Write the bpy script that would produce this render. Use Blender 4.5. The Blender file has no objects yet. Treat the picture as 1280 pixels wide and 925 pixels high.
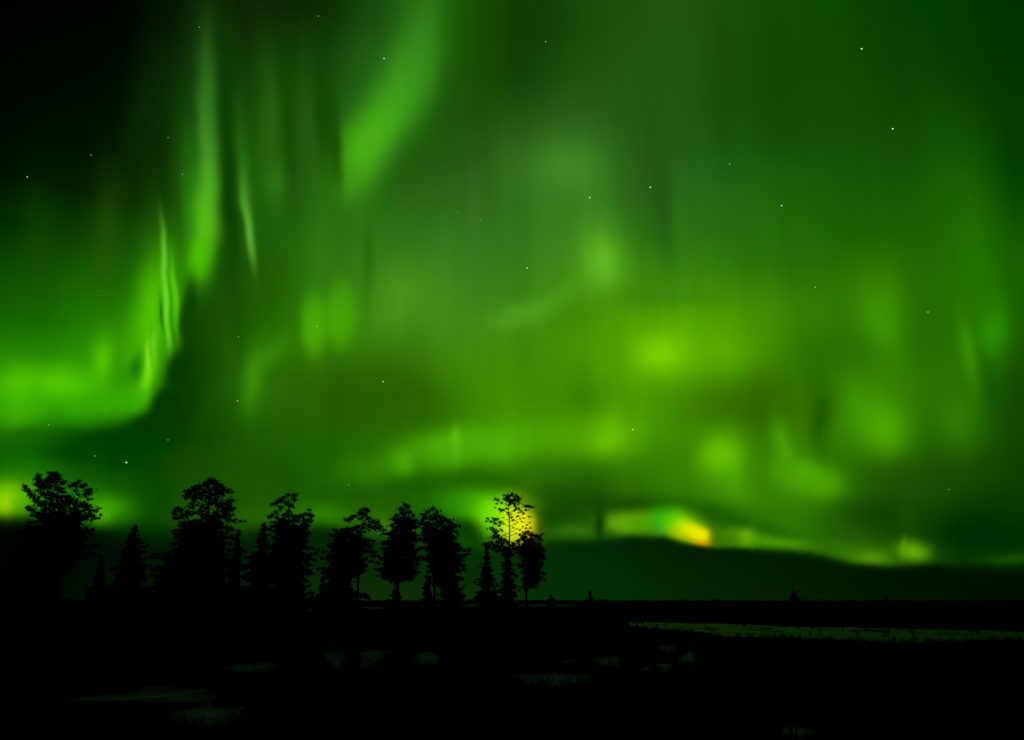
import bpy, math, random
import numpy as np
from mathutils import noise, Vector

# ------------------------------------------------------------------ camera
scene = bpy.context.scene
CAM_H = 1.9
PITCH = math.radians(16.0)
FPX = 1005.0                     # focal length in pixels of the 1280-wide photograph
cam_data = bpy.data.cameras.new("camera")
cam_data.sensor_width = 36.0
cam_data.lens = 36.0 * FPX / 1280.0
cam_data.clip_start = 0.1
cam_data.clip_end = 30000.0
cam = bpy.data.objects.new("camera", cam_data)
cam.location = (0, 0, CAM_H)
cam.rotation_euler = (math.radians(90) + PITCH, 0, 0)
scene.collection.objects.link(cam)
scene.camera = cam
scene.view_settings.view_transform = 'Standard'
scene.view_settings.look = 'None'
scene.view_settings.exposure = 0.0
scene.view_settings.gamma = 1.0
scene.render.dither_intensity = 1.0
scene.cycles.max_bounces = 4

cp, sp = math.cos(PITCH), math.sin(PITCH)

def ray(px, py):
    """world direction measured on the photograph (1280 x 925)"""
    a, b = px - 640.0, 462.5 - py
    return (a, FPX * cp - b * sp, FPX * sp + b * cp)

def azel(px, py):
    x, y, z = ray(px, py)
    return math.degrees(math.atan2(x, y)), math.degrees(math.atan2(z, math.hypot(x, y)))

def pix(az, el):
    az, el = math.radians(az), math.radians(el)
    x, y, z = math.sin(az) * math.cos(el), math.cos(az) * math.cos(el), math.sin(el)
    f, u = y * cp + z * sp, -y * sp + z * cp
    f = max(f, 0.05)
    return 640 + FPX * x / f, 462.5 - FPX * u / f

def lin(c):
    out = []
    for v in c:
        v = v / 255.0
        out.append(v / 12.92 if v <= 0.04045 else ((v + 0.055) / 1.055) ** 2.4)
    return out

# ------------------------------------------------------------------ world: night sky with aurora
# everything is a function of compass direction and elevation only
GX = [i * 80 for i in range(17)]
GY = [0, 80, 160, 240, 320, 400, 480, 560, 640]
GRID = [
 [(0,2,0),(0,3,0),(0,5,0),(6,20,2),(14,36,5),(9,36,2),(22,75,12),(25,90,5),(20,64,3),(28,76,12),(28,80,14),(30,86,15),(18,78,0),(12,72,0),(6,66,0),(2,60,0),(0,48,0)],
 [(0,6,0),(0,8,0),(0,12,0),(14,44,8),(20,58,8),(18,62,4),(34,92,18),(26,86,5),(20,64,3),(28,78,12),(30,86,14),(28,86,14),(18,74,2),(18,74,2),(12,70,2),(8,64,2),(0,50,0)],
 [(0,11,0),(0,15,0),(3,22,2),(24,80,12),(22,74,6),(24,84,6),(38,110,15),(28,84,12),(34,86,18),(42,96,26),(32,90,18),(30,90,18),(20,80,6),(20,80,4),(18,76,3),(16,76,2),(6,62,2)],
 [(0,24,0),(4,32,0),(10,36,3),(28,92,8),(30,95,10),(38,105,14),(42,108,18),(42,98,20),(46,106,24),(54,124,30),(42,98,24),(40,108,22),(32,104,12),(26,98,6),(22,90,4),(26,98,2),(8,80,0)],
 [(8,68,0),(20,78,2),(22,88,5),(26,98,6),(26,82,4),(46,118,14),(50,118,22),(56,126,30),(54,122,26),(68,146,25),(50,124,16),(44,122,14),(36,112,8),(34,108,4),(34,110,2),(32,112,0),(28,108,0)],
 [(20,98,0),(26,112,0),(38,128,0),(18,76,2),(30,98,2),(54,134,6),(60,134,18),(66,138,20),(62,134,15),(66,140,8),(84,166,0),(80,162,0),(60,140,2),(44,122,4),(42,122,2),(34,112,0),(26,92,0)],
 [(42,150,2),(46,156,4),(36,132,4),(10,66,0),(42,112,6),(48,104,4),(44,102,2),(60,130,4),(66,140,2),(64,140,4),(80,160,2),(62,136,2),(54,118,0),(46,120,0),(50,132,2),(42,116,4),(22,78,2)],
 [(4,80,0),(2,72,0),(0,62,0),(18,74,0),(22,82,0),(28,94,2),(40,114,2),(52,130,0),(64,146,2),(62,138,2),(60,138,2),(72,150,2),(62,138,2),(56,130,2),(38,104,2),(28,88,0),(12,64,0)],
 [(40,125,0),(30,110,3),(8,80,2),(20,84,2),(32,94,2),(25,94,2),(35,96,2),(28,104,2),(30,92,0),(18,78,2),(30,94,3),(44,118,4),(44,118,2),(28,92,2),(22,74,2),(8,56,2),(8,52,0)],
]
GA = np.array(GRID, dtype=float)

def cr(p0, p1, p2, p3, t):
    return 0.5 * ((2*p1) + (-p0+p2)*t + (2*p0-5*p1+4*p2-p3)*t*t + (-p0+3*p1-3*p2+p3)*t*t*t)

def base_colour(px, py):
    fx = min(max(px / 80.0, 0), 15.999); fy = min(max(py / 80.0, 0), 7.999)
    ix, iy = int(fx), int(fy)
    tx, ty = fx - ix, fy - iy
    rows = []
    for j in range(-1, 3):
        r = GA[min(max(iy + j, 0), 8)]
        rows.append(cr(*[r[min(max(ix + i, 0), 16)] for i in range(-1, 3)], tx))
    return [max(0.0, float(v)) for v in cr(*rows, ty)]

world = bpy.data.worlds.new("World")
scene.world = world
world.use_nodes = True
nt = world.node_tree
nt.nodes.clear()
N, L = nt.nodes, nt.links

def node(kind, **kw):
    n = N.new(kind)
    for k, v in kw.items():
        setattr(n, k, v)
    return n

def put(sock, v):
    if isinstance(v, bpy.types.NodeSocket):
        L.new(v, sock)
    else:
        sock.default_value = v

def m(op, a, b=0.0, c=0.0, clamp=False):
    n = node('ShaderNodeMath', operation=op, use_clamp=clamp)
    put(n.inputs[0], a); put(n.inputs[1], b); put(n.inputs[2], c)
    return n.outputs[0]

def mixc(f, a, b):
    n = node('ShaderNodeMix', data_type='RGBA')
    put(n.inputs[0], f)
    for s, v in ((n.inputs[6], a), (n.inputs[7], b)):
        if isinstance(v, (tuple, list)):
            s.default_value = (*v[:3], 1)
        else:
            L.new(v, s)
    return n.outputs[2]

A0, A1 = -44.0, 44.0

def az_ramp(azn, fn, stops=31):
    r = node('ShaderNodeValToRGB')
    e = r.color_ramp.elements
    for i in range(stops):
        t = i / (stops - 1)
        if i == 0:
            el = e[0]; el.position = 0.0; e[1].position = 1.0
        elif i < stops - 1:
            el = e.new(t)
        else:
            el = e[len(e) - 1]
        el.color = (*fn(A0 + (A1 - A0) * t), 1)
    L.new(azn, r.inputs[0])
    return r.outputs[0]

ELS = [3.0 + 2.75 * i for i in range(15)]

GLOWS = [
 # --- upper left rays
 (252,120,15,75,0,(30,84,20),.6),(225,170,22,80,0,(14,52,6),.45),
 (236,270,14,80,-2,(42,128,12),.75,1.4),
 (260,215,8,75,-1,(72,152,38),.85),(261,140,6,50,0,(44,108,30),.45),
 (257,285,10,42,2,(84,182,18),.85),(250,325,12,20,4,(74,190,0),.9,1.4),
 (288,240,9,95,-2,(4,60,0),.85,1.3),(284,100,9,60,0,(12,62,2),.6),(280,345,14,28,10,(18,78,0),.7),
 (306,230,7,60,-5,(42,112,20),.5),
 (311,285,3.6,36,-9,(92,170,48),.85,1.2),(308,250,4,30,-7,(60,136,28),.5),
 (328,260,8,60,-4,(30,98,4),.6),
 (340,170,11,60,-3,(44,108,18),.7),(345,230,11,16,0,(56,122,24),.5),
 (362,170,7,70,-3,(20,76,2),.65),(385,175,10,65,-3,(40,100,20),.6),(410,155,10,65,-4,(18,68,2),.8,1.2),
 # --- the bright wedge
 (526,45,20,60,8,(48,126,26),.8),(450,120,26,60,-2,(38,106,24),.55),
 (508,115,22,52,14,(64,158,32),.85),(478,165,21,40,26,(72,176,24),.9),(450,192,16,32,18,(74,174,20),.8),
 (438,224,8,16,25,(62,150,20),.6),(512,205,22,42,34,(34,92,14),.65,1.3),(185,205,26,60,0,(7,30,0),.6),(222,230,5,60,0,(24,66,6),.5),(418,170,7,55,-4,(24,84,4),.75,1.5),
 (560,140,26,50,30,(28,84,10),.55),
 # --- left curtain
 (190,300,12,50,0,(36,92,8),.4),(135,300,14,50,0,(40,92,4),.4),(48,300,14,40,0,(26,82,0),.3),
 (200,395,24,58,8,(62,172,4),.8,1.2),(165,440,28,30,25,(66,176,2),.5),(189,395,13,44,8,(82,196,0),.8),
 (204,325,2.6,28,-4,(100,198,44),.75),(208.5,385,2.8,32,-5,(106,216,34),.85,1.2),(212,418,2.2,9,-6,(96,208,24),.6),
 (218.5,372,3.2,34,-6,(82,196,12),.85,1.3),(214,380,1.5,24,-6,(48,158,12),.5),(202.5,392,2,15,-8,(28,120,20),.8),(190,421,1.7,11,-4,(40,146,8),.65),
 (193,435,3.6,16,2,(98,212,14),.7),(189,438,1.8,14,-4,(50,150,10),.6),
 (185,452,3,20,6,(124,222,28),.85),(167,462,6,16,18,(26,124,8),.85,1.3),(155,486,14,12,0,(44,152,6),.5),
 (180,478,5,17,20,(112,218,10),.9),(172,495,12,9,-20,(70,184,10),.7),(150,505,26,12,-8,(56,170,8),.7),
 (70,482,70,20,2,(74,190,0),.85,1.4),(24,488,13,18,0,(90,206,4),.6),(70,482,22,12,0,(92,208,0),.5),(46,500,9,14,0,(52,168,0),.4),(18,508,22,22,0,(68,180,0),.7),
 (130,450,9,18,0,(84,200,2),.7),(100,508,60,16,-2,(54,170,4),.7),(150,470,10,14,0,(40,144,4),.5),
 (120,556,110,17,-3,(0,66,0),.95,2.0),(228,500,20,44,22,(4,56,0),.8,1.4),(246,430,14,50,10,(16,74,0),.7,1.3),
 (237,395,10,44,4,(12,70,0),.92,2.0),(222,462,13,26,22,(6,60,0),.92,2.0),(204,503,16,18,32,(2,58,0),.92,2.0),(272,400,30,30,0,(22,74,0),.5),
 (335,360,30,30,0,(34,90,2),.5),(30,548,40,10,-4,(20,104,0),.6),
 # --- centre
 (393,404,14,32,0,(72,166,4),.75,1.8),(425,394,15,36,0,(72,168,2),.7,1.8),(398,340,22,30,0,(44,120,14),.4),
 (440,300,40,40,0,(50,120,24),.35),(460,335,6,42,0,(36,98,6),.55),(505,370,26,30,0,(76,150,24),.6),
 (316,475,9,26,8,(66,152,10),.6),(335,448,24,9,-40,(58,142,10),.45),(285,440,6,40,0,(38,106,6),.35),
 (450,500,85,34,4,(38,96,0),.8,1.3),(370,500,28,34,-10,(38,104,2),.4),(520,510,40,22,12,(46,108,0),.5),
 (594,290,8,50,0,(60,124,38),.45),(690,215,44,34,0,(66,136,38),.6),(710,210,24,22,0,(72,146,38),.35),
 (752,334,18,28,0,(100,186,34),.7),(700,372,44,12,-30,(80,166,26),.45),(650,394,26,10,-10,(82,164,34),.5),(725,400,26,14,0,(60,136,0),.5),(660,300,40,26,0,(58,118,30),.3),
 (812,150,14,70,0,(30,84,20),.35),(828,240,11,60,-6,(34,84,20),.6),(848,290,8,40,-4,(52,124,20),.3),
 (862,60,40,60,0,(32,90,18),.4),(910,80,12,90,0,(16,70,2),.5),(690,20,24,30,0,(20,60,0),.5),
 (830,372,80,16,0,(50,124,12),.6),(825,448,46,28,4,(98,188,0),.65),(829,441,24,15,0,(134,226,0),.85),(900,440,40,18,0,(92,180,0),.5),(900,430,60,34,0,(88,172,0),.55),
 (745,430,40,30,0,(76,152,0),.4),(775,480,14,50,0,(70,150,0),.4),(725,500,26,24,0,(56,124,0),.5),
 # --- the long low band
 (575,560,50,16,-6,(76,170,6),.8,1.2),(571,555,5,13,0,(106,204,24),.7),(560,560,24,11,-4,(84,182,6),.5),(625,556,22,10,0,(84,182,8),.5),(505,579,9,11,0,(84,178,12),.7),(470,600,14,8,0,(50,128,8),.4),
 (455,590,26,14,0,(46,124,4),.5),(645,548,50,15,-4,(74,166,4),.6),(540,572,60,12,-10,(62,152,4),.4),
 (740,546,34,14,-4,(80,168,2),.6),(766,544,22,16,-14,(112,204,0),.85),(730,540,60,18,-4,(74,158,2),.5),(790,545,14,40,0,(70,150,2),.3),
 (520,612,80,12,-6,(24,90,0),.7),(600,610,50,14,0,(28,88,0),.6),(715,620,46,24,0,(24,84,2),.8,1.2),
 (690,590,26,14,0,(52,116,8),.4),(660,600,10,20,0,(56,116,8),.35),
 (790,600,30,20,0,(50,112,2),.4),(480,650,24,22,0,(34,88,0),.5),
 # --- right half
 (935,512,60,28,4,(46,98,0),.7),(990,455,40,40,0,(48,112,2),.5),
 (899,573,20,20,0,(100,190,0),.85,1.2),(915,602,12,20,-16,(76,166,2),.6),(845,580,22,26,0,(56,126,2),.4),
 (1008,598,28,15,14,(80,176,2),.8,1.2),(1014,600,18,10,8,(92,188,2),.7),(980,566,9,26,-14,(74,162,6),.7),(1014,602,26,10,8,(84,180,2),.6),(985,620,40,30,0,(62,140,4),.5),
 (925,625,44,18,24,(62,140,4),.5),(1000,645,36,24,30,(54,132,4),.6),
 (1098,385,22,34,-12,(66,150,2),.75),(1108,410,10,22,-20,(64,156,4),.4),(1085,350,22,30,0,(44,122,2),.4),
 (1095,522,36,38,-8,(52,132,2),.5),(1080,505,20,26,0,(62,150,4),.6),(1106,536,18,24,-10,(78,168,0),.8),(1026,525,11,34,0,(28,90,0),.75),(1042,440,34,24,0,(36,104,2),.5),
 (1197,525,20,28,0,(54,134,8),.6),(1152,430,30,40,0,(38,108,2),.5),(1212,438,8,32,-12,(60,146,6),.6),
 (1245,415,15,26,0,(46,146,2),.7),(1218,350,22,50,0,(36,118,2),.5),(1240,490,10,36,-8,(18,84,2),.6),
 (1272,500,14,60,0,(20,70,2),.6),(1080,270,44,40,0,(26,86,2),.4),(1170,270,20,50,0,(32,98,2),.3),
 (1235,20,60,60,0,(0,58,0),.4),(1270,180,22,110,0,(2,58,0),.5),(1000,150,60,60,0,(18,76,2),.4),
 # --- under the aurora
 (1120,600,60,20,0,(32,86,2),.6),(1180,610,60,30,0,(26,80,2),.5),
 (1100,652,52,24,0,(12,62,2),.75,1.3),(1228,668,48,22,0,(0,40,0),.9,1.4),(1245,640,40,22,0,(4,54,0),.5),
 (1135,645,11,34,0,(34,84,4),.35),(1060,670,50,14,20,(36,92,4),.5),
 (830,635,80,11,4,(20,80,0),.75,1.2),(925,655,50,8,14,(22,84,4),.7),(775,635,40,12,0,(20,72,0),.5),
 (700,640,34,16,0,(18,74,0),.5),(600,600,30,8,0,(34,104,0),.3),
 (230,620,20,34,0,(36,90,0),.4),(320,645,60,12,0,(38,100,2),.7),(405,645,24,9,0,(44,132,2),.9),
 (295,625,20,14,0,(14,72,0),.4),(360,605,30,20,0,(22,82,0),.4),(190,620,26,30,0,(0,62,0),.5),
 (188,530,34,15,-30,(2,60,0),.9,1.8),(110,610,60,20,0,(22,102,0),.5),(20,605,30,28,0,(34,140,0),.7),(0,580,30,20,0,(14,100,0),.4),
 (12,626,24,17,0,(112,196,0),.9,1.2),(8,632,7,11,0,(176,232,8),.75),(60,635,36,14,0,(46,150,0),.6),
 (133,636,22,12,0,(56,150,0),.85),(126,645,10,10,0,(80,176,0),.5),
 (470,652,30,12,0,(50,116,2),.5),(485,660,8,8,0,(64,140,10),.5),
 (596,634,24,13,8,(74,196,0),.9),(612,645,16,14,20,(96,216,0),.8),(572,630,30,12,0,(34,120,0),.5),
 (560,662,40,14,8,(4,64,0),.7),(595,668,24,12,24,(2,62,0),.85,1.3),
 (628,642,20,18,10,(120,222,0),.8,1.3),(622,655,12,14,0,(110,214,0),.6),(642,648,13,15,0,(190,238,4),.85,1.4),
 (640,664,12,13,0,(196,236,10),.85,1.5),(651,647,9,12,-14,(224,238,10),.8),(652,659,9,10,0,(250,244,10),.85),(644,674,9,6,0,(200,214,30),.7),
 (661,654,4,9,4,(190,200,20),.4),(659,668,5,6,0,(240,190,50),.6),(672,664,6,14,0,(40,70,0),.4),(669,632,11,9,20,(36,94,4),.5),(656,628,12,6,0,(60,130,4),.6),
 (718,665,24,7,0,(48,112,12),.8),
 (786,654,22,9,0,(100,166,6),.9,1.3),(782,651,26,10,0,(84,150,6),.3),(751,656,6,20,0,(6,60,4),.8,1.1),(812,655,18,9,0,(76,152,6),.75),
 (825,657,4,8,-10,(0,140,34),.55),(836,651,12,9,0,(26,168,16),.55),(848,653,18,11,14,(64,186,4),.85),
 (858,660,13,11,20,(150,220,0),.85),(869,664,15,8,24,(226,244,0),.92,1.4),(878,670,8,7,20,(255,240,0),.9,1.3),
 (868,673,12,2.4,14,(180,110,0),.6),(879,677,6,3,0,(255,150,0),.7),(890,671,4,6,0,(110,100,0),.4),
 (872,666,9,5.5,16,(250,248,0),.85),(852,666,10,5,8,(190,210,0),.5),
 (898,668,6,8,0,(60,120,10),.5),(926,672,14,7,0,(80,150,6),.65),(934,674,6,5,0,(128,188,6),.65),(940,664,4,10,0,(56,124,4),.3),
 (975,679,34,5,3,(70,146,6),.85),(905,676,14,6,0,(58,116,6),.6),
 (1080,696,44,9,4,(58,128,6),.8),(1090,701,16,5,0,(84,146,8),.6),(1030,680,24,8,24,(40,104,4),.5),
 (1140,687,15,9,8,(72,146,6),.8,1.3),(1142,691,11,5,6,(104,176,10),.65),(1131,685,2.4,7,0,(96,166,10),.5),(1122,680,7,16,0,(16,68,2),.3),
 (1215,698,40,6,0,(8,52,2),.5),(1262,700,24,6,0,(28,88,6),.6),
]

def prepare(px, py, sx, sy, rot, col, a=1.0, k=1.0):
    """a soft patch of aurora: centre, radii and lean measured on the photograph,
    turned into degrees of azimuth and elevation (rot: degrees clockwise)"""
    h = 0.5
    c = np.array(azel(px, py))
    jx = (np.array(azel(px + h, py)) - np.array(azel(px - h, py)))
    jy = (np.array(azel(px, py + h)) - np.array(azel(px, py - h)))
    J = np.stack([jx, jy], 1)
    t = math.radians(rot)
    R = np.array([[math.cos(t), -math.sin(t)], [math.sin(t), math.cos(t)]])
    C = J @ R @ np.diag([sx**2, sy**2]) @ R.T @ J.T
    w, V = np.linalg.eigh(C)
    r1 = V[:, 0] / math.sqrt(w[0]) ; r2 = V[:, 1] / math.sqrt(w[1])
    # |(r1, r2) (p - c)|^2 = d2, brightness a * exp(-0.5 * d2^k)
    cut = (2 * math.log(max(a, 0.01) / 0.004)) ** (0.5 / k)
    q = 0.5 ** (0.5 / k)
    ex, ey = math.sqrt(C[0, 0]) * cut + 0.7, math.sqrt(C[1, 1]) * cut + 0.7
    return dict(v1=(r1[0]*q, r1[1]*q, -(r1 @ c)*q), v2=(r2[0]*q, r2[1]*q, -(r2 @ c)*q), a=a, k=k, col=lin(col),
                box=(c[0]-ex, c[0]+ex, c[1]-ey, c[1]+ey))
def firm(px, py, sx, sy, rot, col, a=1.0, k=1.0):
    # small patches stand out more firmly against the wide washes under them
    f = 1.0
    if col[1] > 140 and col[0] < 150:
        f = 1.05 if sx * sy < 800 else 1.02
    elif col[1] < 110 and py < 640:
        f = 0.96
    col = tuple(min(255, v * f) for v in col)
    return prepare(px, py, sx, sy, rot, col, min(0.97, a * 1.15) if sx * sy < 800 and a < 0.97 else a, k)
PREP = [firm(*g) for g in GLOWS]

# the dark, aurora-free sky under the lower border of the aurora
EDGE = [(-200,641,9),(0,642,8),(50,644,8),(90,651,8),(120,655,9),(150,657,13),(200,661,15),(260,661,13),(330,659,11),(400,656,10),
        (440,664,9),(480,672,9),(560,676,12),(590,682,12),(615,683,10),(660,683,8),(700,676,7),(750,675,5.5),(780,671,5),(820,670,5),
        (845,674,4.5),(865,679,4),(885,683,3.5),(950,685,4.5),(1008,689,6),(1045,698,6),(1078,706,4.5),(1120,706,5),(1160,704,5),
        (1200,706,8),(1280,708,9),(1500,709,9)]
def edge_fn(idx):
    xs = [e[0] for e in EDGE]
    def f(az):
        px, _ = pix(az, 4.5)
        return float(np.interp(px, xs, [e[idx] for e in EDGE]))
    return f
fy, fs = edge_fn(1), edge_fn(2)
def el_at(az, f=fy):
    px, _ = pix(az, 4.5)
    return azel(px, f(az))[1]
def fcurve(azn, fn, lo, hi):
    """value as a function of azimuth"""
    n = node('ShaderNodeFloatCurve')
    c = n.mapping.curves[0]
    azs = [A0] + [azel(e[0], e[1])[0] for e in EDGE if 0 <= e[0] <= 1280] + [A1]
    while len(c.points) < len(azs):
        c.points.new(0.5, 0.5)
    vals = sorted(((a - A0) / (A1 - A0), (fn(a) - lo) / (hi - lo)) for a in azs)
    for p, v in zip(c.points, vals):
        p.location = v
        p.handle_type = 'AUTO_CLAMPED'
    n.mapping.update()
    put(n.inputs['Value'], azn)
    return m('MULTIPLY_ADD', n.outputs[0], hi - lo, lo)
BX = [0, 100, 150, 200, 320, 450, 600, 700, 760, 880, 1000, 1100, 1280]
B1 = [(0,4,0),(0,9,0),(0,18,0),(0,22,0),(0,29,0),(3,38,2),(3,43,2),(4,41,3),(2,36,2),(1,28,0),(1,23,0),(0,18,0),(0,15,0)]
B2 = [(0,3,0),(0,11,0),(0,20,0),(0,24,0),(5,34,2),(16,45,8),(10,47,7),(6,47,3),(4,43,2),(2,36,0),(2,29,2),(0,22,0),(0,14,0)]
def band_fn(B):
    def f(az):
        px, _ = pix(az, 3.0)
        return lin([float(np.interp(px, BX, [b[i] for b in B])) for i in range(3)])
    return f

shared_groups = {}
def shared(name, azn, make, ty):
    global N, L
    if name not in shared_groups:
        g = bpy.data.node_groups.new(name, 'ShaderNodeTree')
        g.interface.new_socket('azn', in_out='INPUT', socket_type='NodeSocketFloat')
        g.interface.new_socket('out', in_out='OUTPUT', socket_type=ty)
        keep = N, L
        N, L = g.nodes, g.links
        gi = node('NodeGroupInput'); go = node('NodeGroupOutput')
        L.new(make(gi.outputs[0]), go.inputs[0])
        N, L = keep
        shared_groups[name] = g
    t = node('ShaderNodeGroup'); t.node_tree = shared_groups[name]
    L.new(azn, t.inputs[0])
    return t.outputs[0]

tile_no = 0
def build_tile(a0, a1, e0, e1, glows):
    """node group: emission colour of one rectangle of the sky"""
    global N, L, tile_no
    tile_no += 1
    g = bpy.data.node_groups.new('sky_tile_%d' % tile_no, 'ShaderNodeTree')
    for nm, ty in (('az', 'NodeSocketFloat'), ('azn', 'NodeSocketFloat'), ('el', 'NodeSocketFloat'), ('p', 'NodeSocketVector'), ('gain', 'NodeSocketFloat')):
        g.interface.new_socket(nm, in_out='INPUT', socket_type=ty)
    g.interface.new_socket('shader', in_out='OUTPUT', socket_type='NodeSocketShader')
    keep = N, L
    N, L = g.nodes, g.links
    gi = node('NodeGroupInput'); go = node('NodeGroupOutput')
    AZ, AZN, EL, PV, GAIN = gi.outputs[:5]
    # a millionth of a degree per piece keeps Cycles from merging the pieces' nodes
    AZN = m('ADD', AZN, 1e-7 * tile_no); EL = m('ADD', EL, 1e-6 * tile_no)
    un = node('ShaderNodeVectorMath', operation='ADD')
    L.new(PV, un.inputs[0]); un.inputs[1].default_value = (1e-6 * tile_no, 1e-6 * tile_no, 0)
    PV = un.outputs[0]
    rows = [i for i in range(len(ELS)) if e0 - 2.76 < ELS[i] < e1 + 2.76] or ([0] if e1 < ELS[0] else [len(ELS) - 1])
    sky = None
    for i in rows:
        col = shared('row_%d' % i, AZN, lambda x, i=i: az_ramp(x, lambda a: lin(base_colour(*pix(a, ELS[i])))), 'NodeSocketColor')
        if sky is None:
            sky = col
        else:
            sky = mixc(m('DIVIDE', m('SUBTRACT', EL, ELS[i-1]), ELS[i] - ELS[i-1], clamp=True), sky, col)
    pv = PV
    for n_, q in enumerate(glows):
        if n_ and n_ % 10 == 0:
            # the tiny term only fixes the order in which Cycles evaluates the patches (its stack is small)
            od = node('ShaderNodeVectorMath', operation='MULTIPLY_ADD')
            L.new(sky, od.inputs[0]); od.inputs[1].default_value = (1e-7, 1e-7, 1e-7); L.new(PV, od.inputs[2])
            pv = od.outputs[0]
        uv = []
        for v in (q['v1'], q['v2']):
            d = node('ShaderNodeVectorMath', operation='DOT_PRODUCT')
            L.new(pv, d.inputs[0]); d.inputs[1].default_value = v
            uv.append(d.outputs['Value'])
        d2 = m('MULTIPLY_ADD', uv[1], uv[1], m('MULTIPLY', uv[0], uv[0]))
        if q['k'] != 1.0:
            d2 = m('POWER', d2, q['k'])
        sky = mixc(m('EXPONENT', m('SUBTRACT', math.log(q['a']), d2)), sky, q['col'])
    vm = node('ShaderNodeVectorMath', operation='SCALE')
    L.new(sky, vm.inputs[0]); L.new(GAIN, vm.inputs['Scale'])
    sky = vm.outputs[0]
    if e0 < 10:
        wz = node('ShaderNodeTexNoise', noise_dimensions='2D')
        L.new(PV, wz.inputs['Vector']); wz.inputs['Scale'].default_value = 0.9; wz.inputs['Detail'].default_value = 1.0
        edge = shared('border', AZN, lambda x: fcurve(x, el_at, 0.0, 10.0), 'NodeSocketFloat')
        edge = m('ADD', edge, m('MULTIPLY', m('SUBTRACT', wz.outputs[0], 0.5), 0.16))
        soft = shared('border_soft', AZN, lambda x: fcurve(x, lambda a: 0.75 * fs(a) * 180 / math.pi / (FPX / cp), 0.0, 2.0), 'NodeSocketFloat')
        dd = m('DIVIDE', m('SUBTRACT', edge, EL), soft)      # above 0 under the border
        band = m('DIVIDE', 1.0, m('ADD', 1.0, m('EXPONENT', m('MULTIPLY', dd, -1.9))))
        under = mixc(m('DIVIDE', EL, 4.2, clamp=True), shared('low_sky', AZN, lambda x: az_ramp(x, band_fn(B2)), 'NodeSocketColor'),
                      shared('mid_sky', AZN, lambda x: az_ramp(x, band_fn(B1)), 'NodeSocketColor'))
        sky = mixc(band, sky, under)
    bg = node('ShaderNodeBackground')
    L.new(sky, bg.inputs['Color'])
    L.new(bg.outputs[0], go.inputs[0])
    N, L = keep
    t = node('ShaderNodeGroup'); t.node_tree = g
    for i, s_ in enumerate((W_AZ, W_AZN, W_EL, W_P, W_GAIN)):
        L.new(s_, t.inputs[i])
    return t.outputs[0]

tc = node('ShaderNodeTexCoord')
sep = node('ShaderNodeSeparateXYZ')
L.new(tc.outputs['Generated'], sep.inputs[0])
W_AZ = m('MULTIPLY', m('ARCTAN2', sep.outputs[0], sep.outputs[1]), 180 / math.pi)
W_EL = m('MULTIPLY', m('ARCSINE', sep.outputs[2]), 180 / math.pi)
W_AZN = m('DIVIDE', m('SUBTRACT', W_AZ, A0), A1 - A0, clamp=True)
comb = node('ShaderNodeCombineXYZ')
put(comb.inputs[0], W_AZ); put(comb.inputs[1], W_EL); comb.inputs[2].default_value = 1.0
# slow wobble so that no glow is a perfect ellipse
nz = node('ShaderNodeTexNoise', noise_dimensions='2D')
nz.inputs['Scale'].default_value = 0.3
nz.inputs['Detail'].default_value = 1.0
L.new(comb.outputs[0], nz.inputs['Vector'])
wob = node('ShaderNodeVectorMath', operation='SUBTRACT')
L.new(nz.outputs['Color'], wob.inputs[0]); wob.inputs[1].default_value = (0.5, 0.5, 0.5)
P2 = node('ShaderNodeVectorMath', operation='MULTIPLY_ADD')
L.new(wob.outputs[0], P2.inputs[0]); P2.inputs[1].default_value = (0.45, 0.5, 0); L.new(comb.outputs[0], P2.inputs[2])
W_P = P2.outputs[0]
# vertical rays: streaky brightness that is long in elevation, short in azimuth
st = node('ShaderNodeMapping')
L.new(W_P, st.inputs['Vector'])
st.inputs['Scale'].default_value = (0.33, 0.045, 1)
sn = node('ShaderNodeTexNoise', noise_dimensions='2D')
L.new(st.outputs[0], sn.inputs['Vector'])
sn.inputs['Scale'].default_value = 1.0
sn.inputs['Detail'].default_value = 4.0
sn.inputs['Roughness'].default_value = 0.52
W_GAIN = m('MULTIPLY_ADD', sn.outputs[0], 0.30, 0.79)
# aurora dimmed in the unseen sky overhead and southward, to keep the ground dark
away = m('MAXIMUM', m('DIVIDE', m('SUBTRACT', m('ABSOLUTE', W_AZ), 42.0), 30.0, clamp=True), m('DIVIDE', m('SUBTRACT', W_EL, 44.0), 16.0, clamp=True))
W_GAIN = m('MULTIPLY', W_GAIN, m('MULTIPLY_ADD', away, -0.85, 1.0))

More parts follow.
